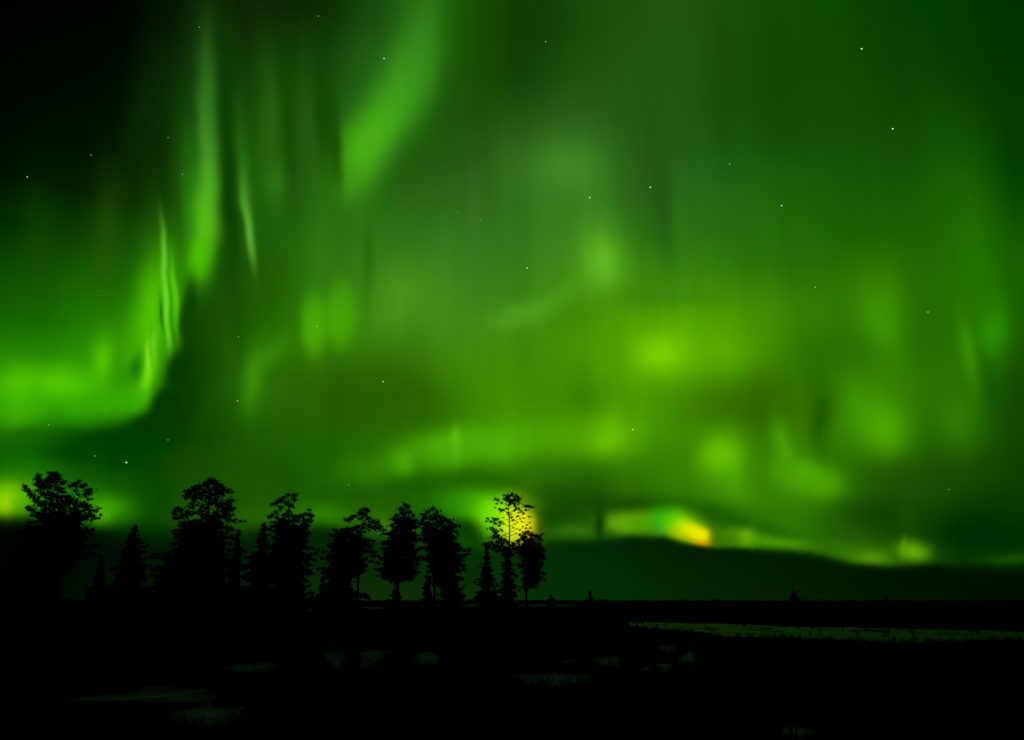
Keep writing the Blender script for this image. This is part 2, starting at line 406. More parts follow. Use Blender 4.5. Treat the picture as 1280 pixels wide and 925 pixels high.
def build(a0, a1, e0, e1, glows):
    """split the sky until a piece holds few patches: Cycles skips the pieces it is not looking at"""
    if len(glows) > 14:
        best = None
        for axis, lo, hi in ((0, a0, a1), (1, e0, e1)):
            lo_, hi_ = max(lo, -45 if axis == 0 else 0), min(hi, 45)
            if hi_ - lo_ < 3.0:
                continue
            for j in range(1, 12):
                c = lo_ + (hi_ - lo_) * j / 12
                if min(c - lo_, hi_ - c) < 1.5:
                    continue
                A = [q for q in glows if q['box'][axis*2] < c]
                B = [q for q in glows if q['box'][axis*2+1] > c]
                f = (c - lo_) / (hi_ - lo_)
                cost = f * len(A) + (1 - f) * len(B)
                cost = cost + 0.3 * abs(len(A) - len(B))
                if best is None or cost < best[0]:
                    best = (cost, axis, c, A, B)
        if best and best[0] < len(glows) * 0.85:
            _, axis, c, A, B = best
            lo_s = build(a0, c if axis == 0 else a1, e0, c if axis == 1 else e1, A)
            hi_s = build(c if axis == 0 else a0, a1, c if axis == 1 else e0, e1, B)
            mx = node('ShaderNodeMixShader')
            L.new(m('GREATER_THAN', W_AZ if axis == 0 else W_EL, c), mx.inputs[0])
            L.new(lo_s, mx.inputs[1]); L.new(hi_s, mx.inputs[2])
            return mx.outputs[0]
    return build_tile(a0, a1, e0, e1, glows)

shader = build(-180, 180, -2, 90, PREP)
print('sky pieces', tile_no)
# faint grey fill added to the unseen sky, so the snow looks less green
sky_fill = node('ShaderNodeBackground')
sky_fill.inputs['Color'].default_value = (0.55, 0.8, 0.75, 1)
L.new(m('MULTIPLY', away, 0.028), sky_fill.inputs['Strength'])
ad = node('ShaderNodeAddShader')
L.new(shader, ad.inputs[0]); L.new(sky_fill.outputs[0], ad.inputs[1])
shader = ad.outputs[0]
dark = node('ShaderNodeBackground')
dark.inputs['Color'].default_value = (0, 0.0003, 0, 1)
mx = node('ShaderNodeMixShader')
L.new(m('GREATER_THAN', W_EL, -0.6), mx.inputs[0])
L.new(dark.outputs[0], mx.inputs[1]); L.new(shader, mx.inputs[2])
out = node('ShaderNodeOutputWorld')
L.new(mx.outputs[0], out.inputs['Surface'])
world.cycles.sampling_method = 'MANUAL'
world.cycles.sample_map_resolution = 256

# ------------------------------------------------------------------ helpers for objects
C = scene.collection
rng = np.random.default_rng(7)

def at(px, py, D):
    """point on the sight line measured on the photograph, D metres away to the north"""
    x, y, z = ray(px, py)
    t = D / y
    return np.array([x * t, D, CAM_H + z * t])

def ground(x, y):
    d = math.hypot(x, y)
    a = 0.10 * noise.noise(Vector((x * 0.22, y * 0.22, 0.3))) + 0.05 * noise.noise(Vector((x * 0.9, y * 0.9, 4.1)))
    a += 0.25 * noise.noise(Vector((x * 0.045, y * 0.045, 9.0)))
    k = 1.0 if d < 60 else max(0.0, 1 - (d - 60) / 60)
    return a * k - 0.02 * (1 - k)

def link(name, me, mat=None, parent=None, smooth=False):
    o = bpy.data.objects.new(name, me)
    C.objects.link(o)
    if mat is not None:
        me.materials.append(mat)
    if smooth:
        me.polygons.foreach_set('use_smooth', [True] * len(me.polygons))
    if parent is not None:
        o.parent = parent
    return o

def mesh_np(name, verts, faces):
    me = bpy.data.meshes.new(name)
    me.from_pydata([tuple(v) for v in verts], [], faces)
    me.update()
    return me

def tag(o, label=None, cat=None, group=None, kind=None):
    if label: o['label'] = label
    if cat: o['category'] = cat
    if group: o['group'] = group
    if kind: o['kind'] = kind
    return o

def material(name, c1, c2, scale, rough=0.95, spec=0.1, detail=4, translucent=0.0):
    mt = bpy.data.materials.new(name)
    mt.use_nodes = True
    t = mt.node_tree
    b = t.nodes['Principled BSDF']
    b.inputs['Roughness'].default_value = rough
    b.inputs['Specular IOR Level'].default_value = spec
    tc_ = t.nodes.new('ShaderNodeTexCoord')
    n = t.nodes.new('ShaderNodeTexNoise')
    n.inputs['Scale'].default_value = scale
    n.inputs['Detail'].default_value = detail
    r = t.nodes.new('ShaderNodeValToRGB')
    r.color_ramp.elements[0].position = 0.35; r.color_ramp.elements[1].position = 0.68
    r.color_ramp.elements[0].color = (*c1, 1); r.color_ramp.elements[1].color = (*c2, 1)
    t.links.new(tc_.outputs['Object'], n.inputs['Vector'])
    t.links.new(n.outputs[0], r.inputs[0])
    t.links.new(r.outputs[0], b.inputs['Base Color'])
    bu = t.nodes.new('ShaderNodeBump'); bu.inputs['Strength'].default_value = 0.5; bu.inputs['Distance'].default_value = 0.05
    n2 = t.nodes.new('ShaderNodeTexNoise'); n2.inputs['Scale'].default_value = scale * 6
    t.links.new(tc_.outputs['Object'], n2.inputs['Vector'])
    t.links.new(n2.outputs[0], bu.inputs['Height'])
    t.links.new(bu.outputs[0], b.inputs['Normal'])
    return mt

M_heath = material('heath', (0.003, 0.0032, 0.002), (0.011, 0.010, 0.006), 0.9, spec=0.0)
M_snow = material('old_snow', (0.02, 0.022, 0.024), (0.21, 0.23, 0.25), 1.1, rough=0.8, spec=0.1)
def melting(mt, lo):
    """the rim of old snow thins out into the dark heath in a ragged way"""
    t = mt.node_tree; b = t.nodes['Principled BSDF']
    src = b.inputs['Base Color'].links[0].from_socket
    at_ = t.nodes.new('ShaderNodeAttribute'); at_.attribute_name = 'rim'
    n = t.nodes.new('ShaderNodeTexNoise'); n.inputs['Scale'].default_value = 2.2; n.inputs['Detail'].default_value = 6
    tc_ = t.nodes.new('ShaderNodeTexCoord'); t.links.new(tc_.outputs['Object'], n.inputs['Vector'])
    a = t.nodes.new('ShaderNodeMath'); a.operation = 'MULTIPLY_ADD'
    t.links.new(at_.outputs['Fac'], a.inputs[0]); a.inputs[1].default_value = 1.15; t.links.new(n.outputs[0], a.inputs[2])
    r = t.nodes.new('ShaderNodeMapRange'); t.links.new(a.outputs[0], r.inputs[0])
    r.inputs[1].default_value = 0.6; r.inputs[2].default_value = 1.4
    mx_ = t.nodes.new('ShaderNodeMix'); mx_.data_type = 'RGBA'
    t.links.new(r.outputs[0], mx_.inputs[0]); t.links.new(src, mx_.inputs[6]); mx_.inputs[7].default_value = (*lo, 1)
    t.links.new(mx_.outputs[2], b.inputs['Base Color'])
melting(M_snow, (0.006, 0.006, 0.004))
M_ice = material('bog_ice', (0.006, 0.007, 0.008), (0.040, 0.044, 0.048), 0.10, rough=0.6, spec=0.2)
melting(M_ice, (0.006, 0.006, 0.004))
M_bark = material('pine_bark', (0.03, 0.02, 0.014), (0.09, 0.05, 0.03), 6.0)
M_needle = material('pine_needles', (0.030, 0.045, 0.022), (0.060, 0.085, 0.040), 0.8)
M_spruce = material('spruce_needles', (0.022, 0.036, 0.020), (0.045, 0.065, 0.034), 0.8)
M_grass = material('dry_grass', (0.008, 0.008, 0.005), (0.022, 0.02, 0.012), 2.0, spec=0.0)

# ------------------------------------------------------------------ ground
def make_ground():
    radii = [0.0] + list(np.geomspace(1.0, 150.0, 190)) + list(np.geomspace(170, 14000.0, 40))
    # finer spacing ahead of the camera than behind it
    angs = sorted(set(list(np.linspace(-42, 42, 260)) + list(np.linspace(46, 314, 60))))
    V = [(0, 0, ground(0, 0))]; F = []
    na = len(angs)
    for r in radii[1:]:
        for a in angs:
            x, y = r * math.sin(math.radians(a)), r * math.cos(math.radians(a))
            V.append((x, y, ground(x, y)))
    for j in range(na):
        F.append((0, 1 + (j + 1) % na, 1 + j))
    for i in range(len(radii) - 2):
        b0, b1 = 1 + i * na, 1 + (i + 1) * na
        for j in range(na):
            k = (j + 1) % na
            F.append((b0 + j, b0 + k, b1 + k, b1 + j))
    o = link('ground', mesh_np('ground', V, F), M_heath, smooth=True)
    tag(o, kind='structure')
make_ground()

sheets = []
def patch(name, outline_px, mat, th=0.04, seed=0, kind='structure', rag=0.25, n=64):
    """a thin, ragged-edged sheet lying on the ground; outline measured on the photograph and
    carried to where it meets the ground"""
    pts = []
    for px, py in outline_px:
        x, y, z = ray(px, py)
        t = CAM_H / -z
        pts.append((x * t, y * t))
    pts = np.array(pts)
    # resample the closed outline
    seg = np.vstack([pts, pts[:1]])
    d = np.r_[0, np.cumsum(np.hypot(*np.diff(seg, axis=0).T))]
    u = np.linspace(0, d[-1], n, endpoint=False)
    ox, oy = np.interp(u, d, seg[:, 0]), np.interp(u, d, seg[:, 1])
    cx, cy = ox.mean(), oy.mean()
    sheets.append(np.stack([ox, oy], 1))
    for i in range(n):
        g = 1 + rag * noise.noise(Vector((i * 0.35, seed * 3.7, 0))) + rag * 0.6 * noise.noise(Vector((i * 1.3, seed * 1.7, 5)))
        ox[i] = cx + (ox[i] - cx) * g; oy[i] = cy + (oy[i] - cy) * g
    V, F = [], []
    R = [1.0, 0.985, 0.92, 0.78, 0.6, 0.4, 0.2]
    H = [-0.06, th * 0.6, th, th, th, th, th]
    for r, h in zip(R, H):
        for i in range(n):
            x, y = cx + (ox[i] - cx) * r, cy + (oy[i] - cy) * r
            V.append((x, y, ground(x, y) + h + (0.02 * noise.noise(Vector((x * 2, y * 2, seed))) if r < 1 else 0)))
    V.append((cx, cy, ground(cx, cy) + th))
    for k in range(len(R) - 1):
        for i in range(n):
            j = (i + 1) % n
            F.append((k*n + i, k*n + j, (k+1)*n + j, (k+1)*n + i))
    k = len(R) - 1
    for i in range(n):
        F.append((k*n + i, k*n + (i+1) % n, len(V) - 1))
    me = mesh_np(name, V, F)
    at_ = me.attributes.new('rim', 'FLOAT', 'POINT')
    at_.data.foreach_set('value', [r for r in R for _ in range(n)] + [0.0])
    o = link(name, me, mat, smooth=True)
    tag(o, kind=kind)
    return o

patch('ice', [(770,780),(820,781),(880,781),(960,783),(1060,785),(1180,787),(1300,789),(1330,800),(1200,801),(1120,801),(1040,799),(950,797),(900,795),(860,790),(800,786)], M_ice, 0.02, 1, rag=0.09, n=220)
SNOW = [
 [(272,842),(300,836),(340,835),(352,841),(330,849),(285,850)],
 [(405,824),(425,822),(432,834),(428,844),(412,840)],
 [(446,822),(490,820),(482,832),(462,840),(446,838)],
 [(514,826),(535,822),(552,828),(546,836),(524,838)],
 [(640,845),(700,843),(740,846),(738,854),(690,858),(648,855)],
 [(742,824),(768,821),(778,828),(772,835),(748,833)],
 [(822,812),(838,808),(846,813),(834,818)],[(846,822),(862,814),(872,819),(864,828),(850,830)],[(818,832),(836,828),(842,835),(828,840)],[(800,836),(810,834),(812,838),(802,840)],
 [(84,884),(150,872),(196,864),(250,866),(272,880),(258,890),(200,884),(150,880),(100,890)],
 [(700,826),(722,825),(726,830),(706,832)],
 [(960,912),(1000,906),(1030,912),(1010,925),(965,922)],
 [(205,900),(250,890),(300,892),(296,910),(240,922),(210,915)],
]
for i, o_ in enumerate(SNOW):
    patch('snow', o_, M_snow, 0.05, 10 + i, rag=0.35, n=72)
for i, (px0, px1, py) in enumerate([(378,415,763),(545,620,757),(640,720,757),(455,480,760),(270,300,764)]):
    patch('snow', [(px0,py-1.2),((px0+px1)/2,py-1.8),(px1,py-1),(px1,py+1),((px0+px1)/2,py+1.2),(px0,py+1)], M_snow, 0.03, 30 + i, rag=0.2, n=40)

# ------------------------------------------------------------------ foliage and wood
def blades(centers, radii, n, up=0.25, flat=0.8, blen=0.75, bw=0.17, r_=None):
    """needle tufts: n pointed blades round every centre"""
    r_ = r_ or rng
    c = np.repeat(np.asarray(centers), n, axis=0)
    r = np.repeat(np.asarray(radii), n)[:, None]
    k = len(c)
    d = r_.normal(size=(k, 3)); d /= np.linalg.norm(d, axis=1)[:, None]
    pos = c + d * r * (r_.random((k, 1)) ** 0.45) * np.array([1, 1, flat]) * 0.85
    dr = d * 0.9 + r_.normal(size=(k, 3)) * 0.55 + np.array([0, 0, up])
    dr /= np.linalg.norm(dr, axis=1)[:, None]
    ln = r * blen * (0.5 + 0.6 * r_.random((k, 1)))
    sd = np.cross(dr, r_.normal(size=(k, 3))); sd /= np.linalg.norm(sd, axis=1)[:, None] + 1e-9
    w = r * bw * (0.6 + 0.7 * r_.random((k, 1)))
    a = pos - dr * ln * 0.3; b = pos + dr * ln * 0.7; mid = pos
    V = np.stack([a, mid + sd * w, b, mid - sd * w], 1).reshape(-1, 3)
    return V

def quad_mesh(name, V):
    nq = len(V) // 4
    me = bpy.data.meshes.new(name)
    me.vertices.add(len(V)); me.vertices.foreach_set('co', V.astype(np.float32).ravel())
    me.loops.add(len(V)); me.loops.foreach_set('vertex_index', np.arange(len(V), dtype=np.int32))
    me.polygons.add(nq)
    me.polygons.foreach_set('loop_start', np.arange(0, len(V), 4, dtype=np.int32))
    me.polygons.foreach_set('loop_total', np.full(nq, 4, dtype=np.int32))
    me.update(calc_edges=True)
    return me

def tube(V, F, pts, rad, sides=7):
    pts = [Vector(p) for p in pts]
    base = len(V)
    for i, p in enumerate(pts):
        t = (pts[min(i + 1, len(pts) - 1)] - pts[max(i - 1, 0)]).normalized()
        u = t.cross(Vector((0.3, 1, 0.1))).normalized()
        w = t.cross(u)
        for s in range(sides):
            a = 2 * math.pi * s / sides
            V.append(tuple(p + (u * math.cos(a) + w * math.sin(a)) * rad[i]))
    for i in range(len(pts) - 1):
        for s in range(sides):
            q = (s + 1) % sides
            F.append((base + i*sides + s, base + i*sides + q, base + (i+1)*sides + q, base + (i+1)*sides + s))
    F.append(tuple(base + (len(pts) - 1) * sides + s for s in range(sides)))

def bent(p, q, sag, k=4, r_=None):
    p, q = np.array(p), np.array(q)
    L_ = np.linalg.norm(q - p)
    side = rng.normal(size=3) * L_ * 0.05
    out = []
    for i in range(k + 1):
        t = i / k
        out.append(p * (1 - t) + q * t + (np.array([0, 0, -sag * L_]) + side) * (4 * t * (1 - t)) * 0.5)
    return out

def tree(name, label, D, base_px, clumps, env=(), trunk_px=None, env_step=5.5, env_r=4.2, girth=0.16, mat=None,
         density=95, group='trees along the edge of the bog', cat='pine tree', lean_depth=0.8, limbs=True, twig=1.0, droop=0.25, grow=1.3, core=0.6, holes=()):
    """clumps: (x, y, radius) of needle clusters seen against the sky, env: rows (y, left, right) of the dense
    lower crown.  Both are turned into metres at distance D and spread in depth round the trunk."""
    mat = mat or M_needle
    bx, topy = base_px
    g0 = at(bx, 751, D); x0 = g0[0]
    gz = ground(x0, D)
    mpp = 1.0 / (FPX / cp / D)               # metres per photograph pixel near the horizon
    root = bpy.data.objects.new(name, None)
    root.empty_display_size = 0.5
    root.location = (x0, D, gz)
    C.objects.link(root)
    tag(root, label, cat, group)
    org = np.array([x0, D, gz])
    # trunk line in px
    tp = trunk_px or [(bx, 760), (bx, topy)]
    tp_w = [at(px, py, D) - org for px, py in tp]
    tp_w[0][2] = -0.15
    ztop = tp_w[-1][2]
    def trunk_at(z):
        zs = [p[2] for p in tp_w]
        return np.array([np.interp(z, zs, [p[0] for p in tp_w]), 0.0, z])
    V, F = [], []
    zs = np.linspace(-0.15, ztop, 14)
    pts = [trunk_at(z) + np.array([0.04 * math.sin(z * 1.1 + x0), 0.04 * math.cos(z * 0.9), 0]) for z in zs]
    rad = [max(0.018, girth * (1 - (i / 13.0)) ** 0.8 + 0.015) * (1.35 if i == 0 else 1) for i in range(14)]
    tube(V, F, pts, rad, 9)
    link('trunk', mesh_np('trunk', V, F), M_bark, root, smooth=True)
    # clusters in metres
    cs, rs = [], []
    for (px, py, r) in clumps:
        p = at(px, py, D) - org
        half = abs(p[0] - trunk_at(p[2])[0])
        span = max(0.35, min(half * 0.7 + 0.25, 1.6))
        p[1] = rng.uniform(-span, span) * lean_depth
        # keep the sight line: a cluster that is nearer sits proportionally closer in
        s = (D + p[1]) / D
        w = at(px, py, D) - np.array([0, 0, CAM_H]); w = w * s + np.array([0, 0, CAM_H])
        w = w - org
        cs.append(w); rs.append(r * mpp)
    n_exp = len(cs)
    def put_in(px, py, dy, r):
        s = (D + dy) / D
        if any((px - hx) ** 2 + ((py - hy) * 1.0) ** 2 < hr * hr for hx, hy, hr in holes):
            return
        w = (at(px, py, D) - np.array([0, 0, CAM_H])) * s + np.array([0, 0, CAM_H]) - org
        cs.append(w); rs.append(r * mpp / grow * 1.25)
    if env:
        ys = [e[0] for e in env]
        L_ = lambda y: float(np.interp(y, ys, [e[1] for e in env]))
        R_ = lambda y: float(np.interp(y, ys, [e[2] for e in env]))
        # close-set inner foliage
        y = ys[0] + 3
        while y <= ys[-1]:
            xl, xr = L_(y), R_(y)
            mid = (xl + xr) / 2
            hw = (xr - xl) / 2 * core
            x = mid - hw + rng.uniform(0, env_step)
            while x <= mid + hw:
                dep = math.sqrt(max(0.05, 1 - ((x - mid) / (hw + 1)) ** 2)) * hw * mpp * 0.8
                for _ in range(2):
                    put_in(x + rng.normal() * env_step * 0.4, y + rng.normal() * env_step * 0.45, rng.uniform(-dep, dep), env_r * rng.uniform(0.6, 1.2))
                x += env_step
            y += env_step * 0.9
        # boughs that reach the outline unevenly, each ending in its own tufts
        y = ys[0] - 2
        while y <= ys[-1]:
            xl, xr = L_(y), R_(y)
            mid = (xl + xr) / 2
            for sg, edge in ((-1, xl), (1, xr)):
                reach = (edge - mid) * rng.uniform(0.62, 1.2)
                rise = rng.uniform(-3.5, 2.5)
                nn = max(2, int(abs(reach) / 4.0))
                for k in range(nn + 1):
                    q = k / nn
                    if q < 0.45: continue
                    put_in(mid + reach * q + rng.normal() * 0.8, y + rise * q * q * 2 + rng.normal() * 1.0,
                           rng.normal() * abs(reach) * mpp * 0.3, env_r * rng.uniform(0.45, 0.95) * (1.15 - 0.4 * q))
            y += rng.uniform(3.5, 8.0)
    cs = np.array(cs); rs = np.array(rs)
    keep = cs[:, 2] - rs > 0.05
    cs_k, rs_k = cs[keep], rs[keep] * grow
    # ragged outline: smaller tufts budding off every cluster
    extra = [], []
    for c_, q_ in zip(cs_k, rs_k):
        for _ in range(5):
            d_ = rng.normal(size=3); d_ /= np.linalg.norm(d_)
            d_ *= np.array([1.3, 1.0, 0.7])
            extra[0].append(c_ + d_ * q_ * rng.uniform(0.6, 1.5)); extra[1].append(q_ * rng.uniform(0.28, 0.7))
    ex_c, ex_r = np.array(extra[0]), np.array(extra[1])
    stretch = np.concatenate([blades(cs_k, rs_k, density, blen=0.85, bw=0.12), blades(ex_c, ex_r, max(16, density // 4), blen=1.1, bw=0.16)])
    link('crown', quad_mesh('crown', stretch), mat, root)
    if limbs:
        # join every cluster to its neighbour nearer the stem, so that boughs fork as they grow
        idx = list(range(n_exp)) + list(range(n_exp, len(cs), 3))
        def hd(i): return abs(cs[i][0] - trunk_at(cs[i][2])[0]) + abs(cs[i][1]) * 0.8
        idx.sort(key=hd)
        nodes = []; boughs = {}
        for i in idx:
            p = cs[i]
            h = hd(i)
            zt = min(p[2] - droop * h - 0.05, ztop - 0.05)
            zt = max(zt, 0.3)
            tpnt = trunk_at(zt)
            best, bc = None, np.linalg.norm(p - tpnt)
            for (q, hq, bi) in nodes:
                if hq < h * 0.85:
                    d_ = np.linalg.norm(p - q) + 0.25 * hq
                    if d_ < bc * 0.8 and q[2] < p[2] + 0.35:
                        best, bc = (q, bi), d_
            if best is None:
                bi = len(boughs); boughs[bi] = ([], [])
                start = tpnt; r0 = 0.035 * twig + 0.012 * h
            else:
                start, bi = best; r0 = 0.022 * twig
            Vb, Fb = boughs[bi]
            if np.linalg.norm(p - start) > 0.05:
                pl = bent(start, p, 0.12)
                tube(Vb, Fb, pl, [r0 + (0.010 * twig - r0) * j / 4 for j in range(5)], 5)
            nodes.append((p, h, bi))
        big = sorted((b for b in boughs.values() if b[0]), key=lambda b: -len(b[0]))
        for Vb, Fb in big[:40]:
            link('limb', mesh_np('limb', Vb, Fb), M_bark, root, smooth=True)
    return root

def spruce(name, label, D, bx, topy, half_px, basey=757, group='trees along the edge of the bog', cat='spruce tree', seed=0, density=60, mat=None, gap=0.0, taper=0.75):
    """tiers of drooping boughs round a straight stem"""
    r_ = np.random.default_rng(100 + seed)
    g0 = at(bx, 751, D); x0 = g0[0]; gz = ground(x0, D)
    mpp = 1.0 / (FPX / cp / D)
    org = np.array([x0, D, gz])
    top = (at(bx, topy, D) - org)[2]
    root = bpy.data.objects.new(name, None)
    root.location = tuple(org); root.empty_display_size = 0.4
    C.objects.link(root)
    tag(root, label, cat, group)
    V, F = [], []
    zs = np.linspace(-0.1, top, 8)
    tube(V, F, [(0.02 * math.sin(z * 2), 0, z) for z in zs], [0.012 + (0.022 * top) * 0.6 * (1 - i / 7) for i in range(8)], 7)
    link('trunk', mesh_np('trunk', V, F), M_bark, root, smooth=True)
    cs, rs = [], []
    half = half_px * mpp
    tiers = max(7, int(top / 0.34))
    for k in range(tiers):
        t = k / (tiers - 1)
        z = top * (1 - t * (0.93 - gap)) - 0.02
        R = half * (t ** taper) * r_.uniform(0.6, 1.15)
        nb = 3 + int(6 * t)
        for b in range(nb):
            a = 2 * math.pi * (b + r_.uniform(-0.3, 0.3)) / nb + k * 0.9
            Rb = R * r_.uniform(0.45, 1.15)
            steps = max(1, int(Rb / 0.22))
            for s_ in range(steps + 1):
                q = s_ / max(steps, 1)
                cs.append((math.cos(a) * Rb * q, math.sin(a) * Rb * q, z - 0.28 * Rb * q + 0.06 * q * q + r_.normal() * 0.12))
                rs.append((0.16 + 0.14 * (1 - q)) * r_.uniform(0.7, 1.3) * (0.5 + 0.7 * t) * max(0.7, min(1.6, half)))
    cs, rs = np.array(cs), np.array(rs)
    ok = cs[:, 2] > 0.05
    link('crown', quad_mesh('crown', blades(cs[ok], rs[ok], density, up=-0.15, flat=0.6, blen=1.0, bw=0.15, r_=r_)), mat or M_spruce, root)
    return root

# ------------------------------------------------------------------ the trees, left to right
tree('pine_tree', 'bushy broad-crowned pine at the far left with ragged upturned branch tips', 74, (74, 596), [
 (48,595.5,3.6),(49,600,3.5),(47,605,4),(64,592,3),(63,597,4),(70.5,593,4.2),(72,599,5),(65,602,4),(60,600,3.5),(55.5,603,4.2),(78,604,3.2),(81,602,2),(76,613,4),(69,609,5),
 (61,608,4.5),(53,609,4.5),(31,608,3),(34,613,3.6),(37,616,3),(40,620,4.2),(46,614,2.8),(45,625,4),(42.5,632,1.6),(37,635.5,4),(41.5,639,3.2),(53,617,3.6),(52,630,5),(60,619,6),
 (69,622,6),(76,624,6),(85,624,5.5),(60,631,7),(70,634,7),(81,633,7),(87,608,2.4),(92,606,2.8),(96,603.5,2.6),(99,601.5,2.2),(95,613,3),(96,609,2),(103,608,3.4),(106,606,2.4),
 (111,615,4.2),(113,612,3),(107,619,3.5),(98,618,2),(97,624,1.5),(111,624.5,2.4),(104,632,5.5),(95,629,5),(97,639,3.6),(91,637,5),(110,635,4.6),(111,642,3.6),(118,638,2.4),(122,636.5,1.6),(125.5,635.5,1.4),
 (121,640,1.6),(126,644,1.8),(124,648,1.8),(119.5,648,2.2),(115,645,2.8),(89,645,4),(80,643,5),(68,643,6),(55,641,6),(48,644,5),(100,645,4)],
 env=[(645,42,112),(655,36,114),(672,24,112),(690,10,116),(712,4,82),(735,2,84),(752,0,90),(778,0,92)], trunk_px=[(76,760),(74,680),(72,596)], girth=0.24)
tree('pine_tree', 'second large pine, a tall dense dark crown with lobed sides', 80, (262, 600), [
 (262,601,4.5),(268,603,4.5),(273,607,4),(257,607,4.5),(268,613,6.5),(248,609,4),(243,611,4),(237,614,4.2),(234,620,4),(245,620,6.5),(256,619,8),(278,613,4),(285,613.5,3.2),(290,616,1.8),
 (276,618,4),(286,628,4.2),(291,626,2),(289,636,4),(293,635,1.8),(280,634,6),(268,630,8.5),(253,640,7),(240,632,5),(236,642,5),(222,637,4.2),(218,642,3.2),(220,648,3.2),(228,645,4.4),(284,643,5),(286,650,4),
 (272,645,8),(258,650,9),(243,655,8),(228,656,5),(293,651,3),(300,651.5,2.2),(306,651,1.6)],
 env=[(655,224,288),(665,216,286),(676,212,294),(690,202,298),(700,196,298),(715,192,300),(740,190,302),(752,190,302),(776,190,304)], trunk_px=[(258,760),(259,690),(262,600)], girth=0.22)
tree('pine_tree', 'pine with a small split crown and a lower shoulder tuft on its right', 78, (359, 618), [
 (360,618.5,2.6),(367,619,3),(368,624,3.2),(355,622,2.8),(349,626,3.4),(344,629.5,3.2),(341,630,2),(357.5,628.5,3.6),(363.5,632,3.6),(351,634,2.6),(361.5,639,2.8),(357.5,645,4.6),(345,640,3.2),(340,644.5,3.2),(336,646,2),
 (346,647,2.6),(351,651,3.6),(376,646,4.2),(370,649,5.2),(382,643,2.6),(386,637.5,2.2),(387,643,3),(391,645,2.2),(388,650,3.6),(380,651,4),(361,654,6),(366,645,2.6)],
 env=[(656,340,388),(664,334,390),(680,332,391),(700,328,390),(720,330,388),(740,334,388),(752,336,386),(776,338,384)], trunk_px=[(360,760),(361,690),(361,618)], girth=0.17)
tree('pine_tree', 'crooked pine with a flat tuft reaching left and a bright gap beside its stem', 84, (455, 638), [
 (457,637,3.6),(460,638.5,2.8),(452,641,3.8),(456,643.5,3.8),(448,640.5,1.6),(440,646.5,3.2),(444,645,2.2),(437,648.5,2.8),(432,650,2.4),(436,651.5,2.4),(452,648,2.8),(460.5,648.5,3.4),(466,652,4),(472,653.5,3.2),
 (455,655,3),(463,658,4),(471,660,4.4),(476,657.5,2.2),(480,663,2.4),(453,660,3.2),(441,661.5,4),(434,663,3.6),(447,663,3.6),(427,668,4)],
 env=[(665,420,452),(674,412,466),(684,408,466),(696,404,466),(712,404,464),(722,408,450)], trunk_px=[(447,760),(448,700),(450,665),(456,640)], girth=0.15, env_r=3.8, holes=[(439,705,4),(461,706,4),(457,668,3)])
tree('pine_tree', 'pointed dense pine just left of the twin one, nearly touching it', 82, (506, 631), [
 (505.6,631,2.8),(510,634,2.8),(501.5,635.5,2.8),(511,641,4),(503,641,4.4),(496,645,3),(492,649.5,3.4),(516,645,2.6),(520,651,3.4),(506,649,6),(498,655,5),(513,655,5),(490,657,3.4)],
 env=[(656,488,522),(670,482,524),(684,475,526),(700,470,528),(716,470,526),(724,474,518)], trunk_px=[(496,760),(499,700),(506,631)], girth=0.19)
tree('pine_tree', 'rounded dense pine just right of the pointed one, leaning shoulder on its right', 85, (541, 637), [
 (541,636.5,3.2),(535,640,3.2),(528.5,643.5,2.4),(546,641,3.4),(532,647,3.6),(541,647,5),(551,647,3.6),(556,650,3.4),(562,652,3.6),(548,655,5.5),(535,656,5),(565,657,3.6),(558,660,5),(526,655,3)],
 env=[(660,524,569),(674,524,576),(688,526,582),(704,530,582),(720,532,577),(734,548,576),(752,552,578),(770,554,577)], trunk_px=[(543,760),(543,700),(541,637)], girth=0.19)
tree('pine_tree', 'tall slender open-crowned pine standing in front of the yellow glow', 76, (637, 619), [
 (634,621,3),(631.5,624,2),(640,619,2.4),(646.5,621,2.4),(648.5,624,2),(643.6,624.5,3),(636,626,2.6),(640,628,2.6),(648,629,1.7),(644,632,2),(637,631,1.8),(647.5,636,2.1),(651.5,638.5,1.5),(643,638,1.4),(619,623.5,1.3),(623,625.5,1.6),(621,629.5,1.1),
 (627,629,1.2),(618.5,634.5,0.9),(627,638,2.1),(624.5,636.5,1.3),(634,636,1.4),(635,642,1.7),(639.5,646.5,1.4),(641.7,650,1.3),(646.5,645.5,1.2),(662,633,2),(658,633,1.7),(665,634,1.3),(657,637.5,1.4),(654.5,642,1.4),
 (662,646,1.1),(609.6,648,1.3),(608,652,1),(613.5,652,1.6),(616,648,1.3),(618.5,650,1.6),(622,649,1.6),(619,654.5,1.8),(625.5,653,1.9),(624,657,1.4),(614.5,660.5,2.2),(618.5,663.5,2.4),(620,668,3),(617,671.5,2.4),
 (624,671,2.8),(628,675,2.8),(633,678,2.6),(622,677,3),(614,679,3),(606,681,2.2),(641.7,659.5,0.9),(649.5,662.5,0.9),(653.5,658.5,0.8),(657,660.5,1.0),(649.5,668.5,1.1),(645,667,0.8),(662,653.5,0.8),(663,660,0.9),(626,662,1),(631,669,1),(644,655,0.8),(652,652,0.8),(650,649,.8),(655,648,.9),(647,653,.7),(659,656,.9),(646,661,.7),(653,665,.9),(648,641,.9),(629,647,.8),(630,655,.9),(628,664,1.1),
 (610,684,2.2),(616,685,3),(623,687,3.2),(629,686,3.6),(634,688,3.6),(626,681,3.4),(641,683,3),(645,687,2.6),(639,692,3),(631,694,3)],
 trunk_px=[(637.5,760),(637.8,715),(636.2,680),(636.9,650),(636,634),(638,619)], girth=0.115, density=75, twig=0.75, lean_depth=0.6, grow=1.75)
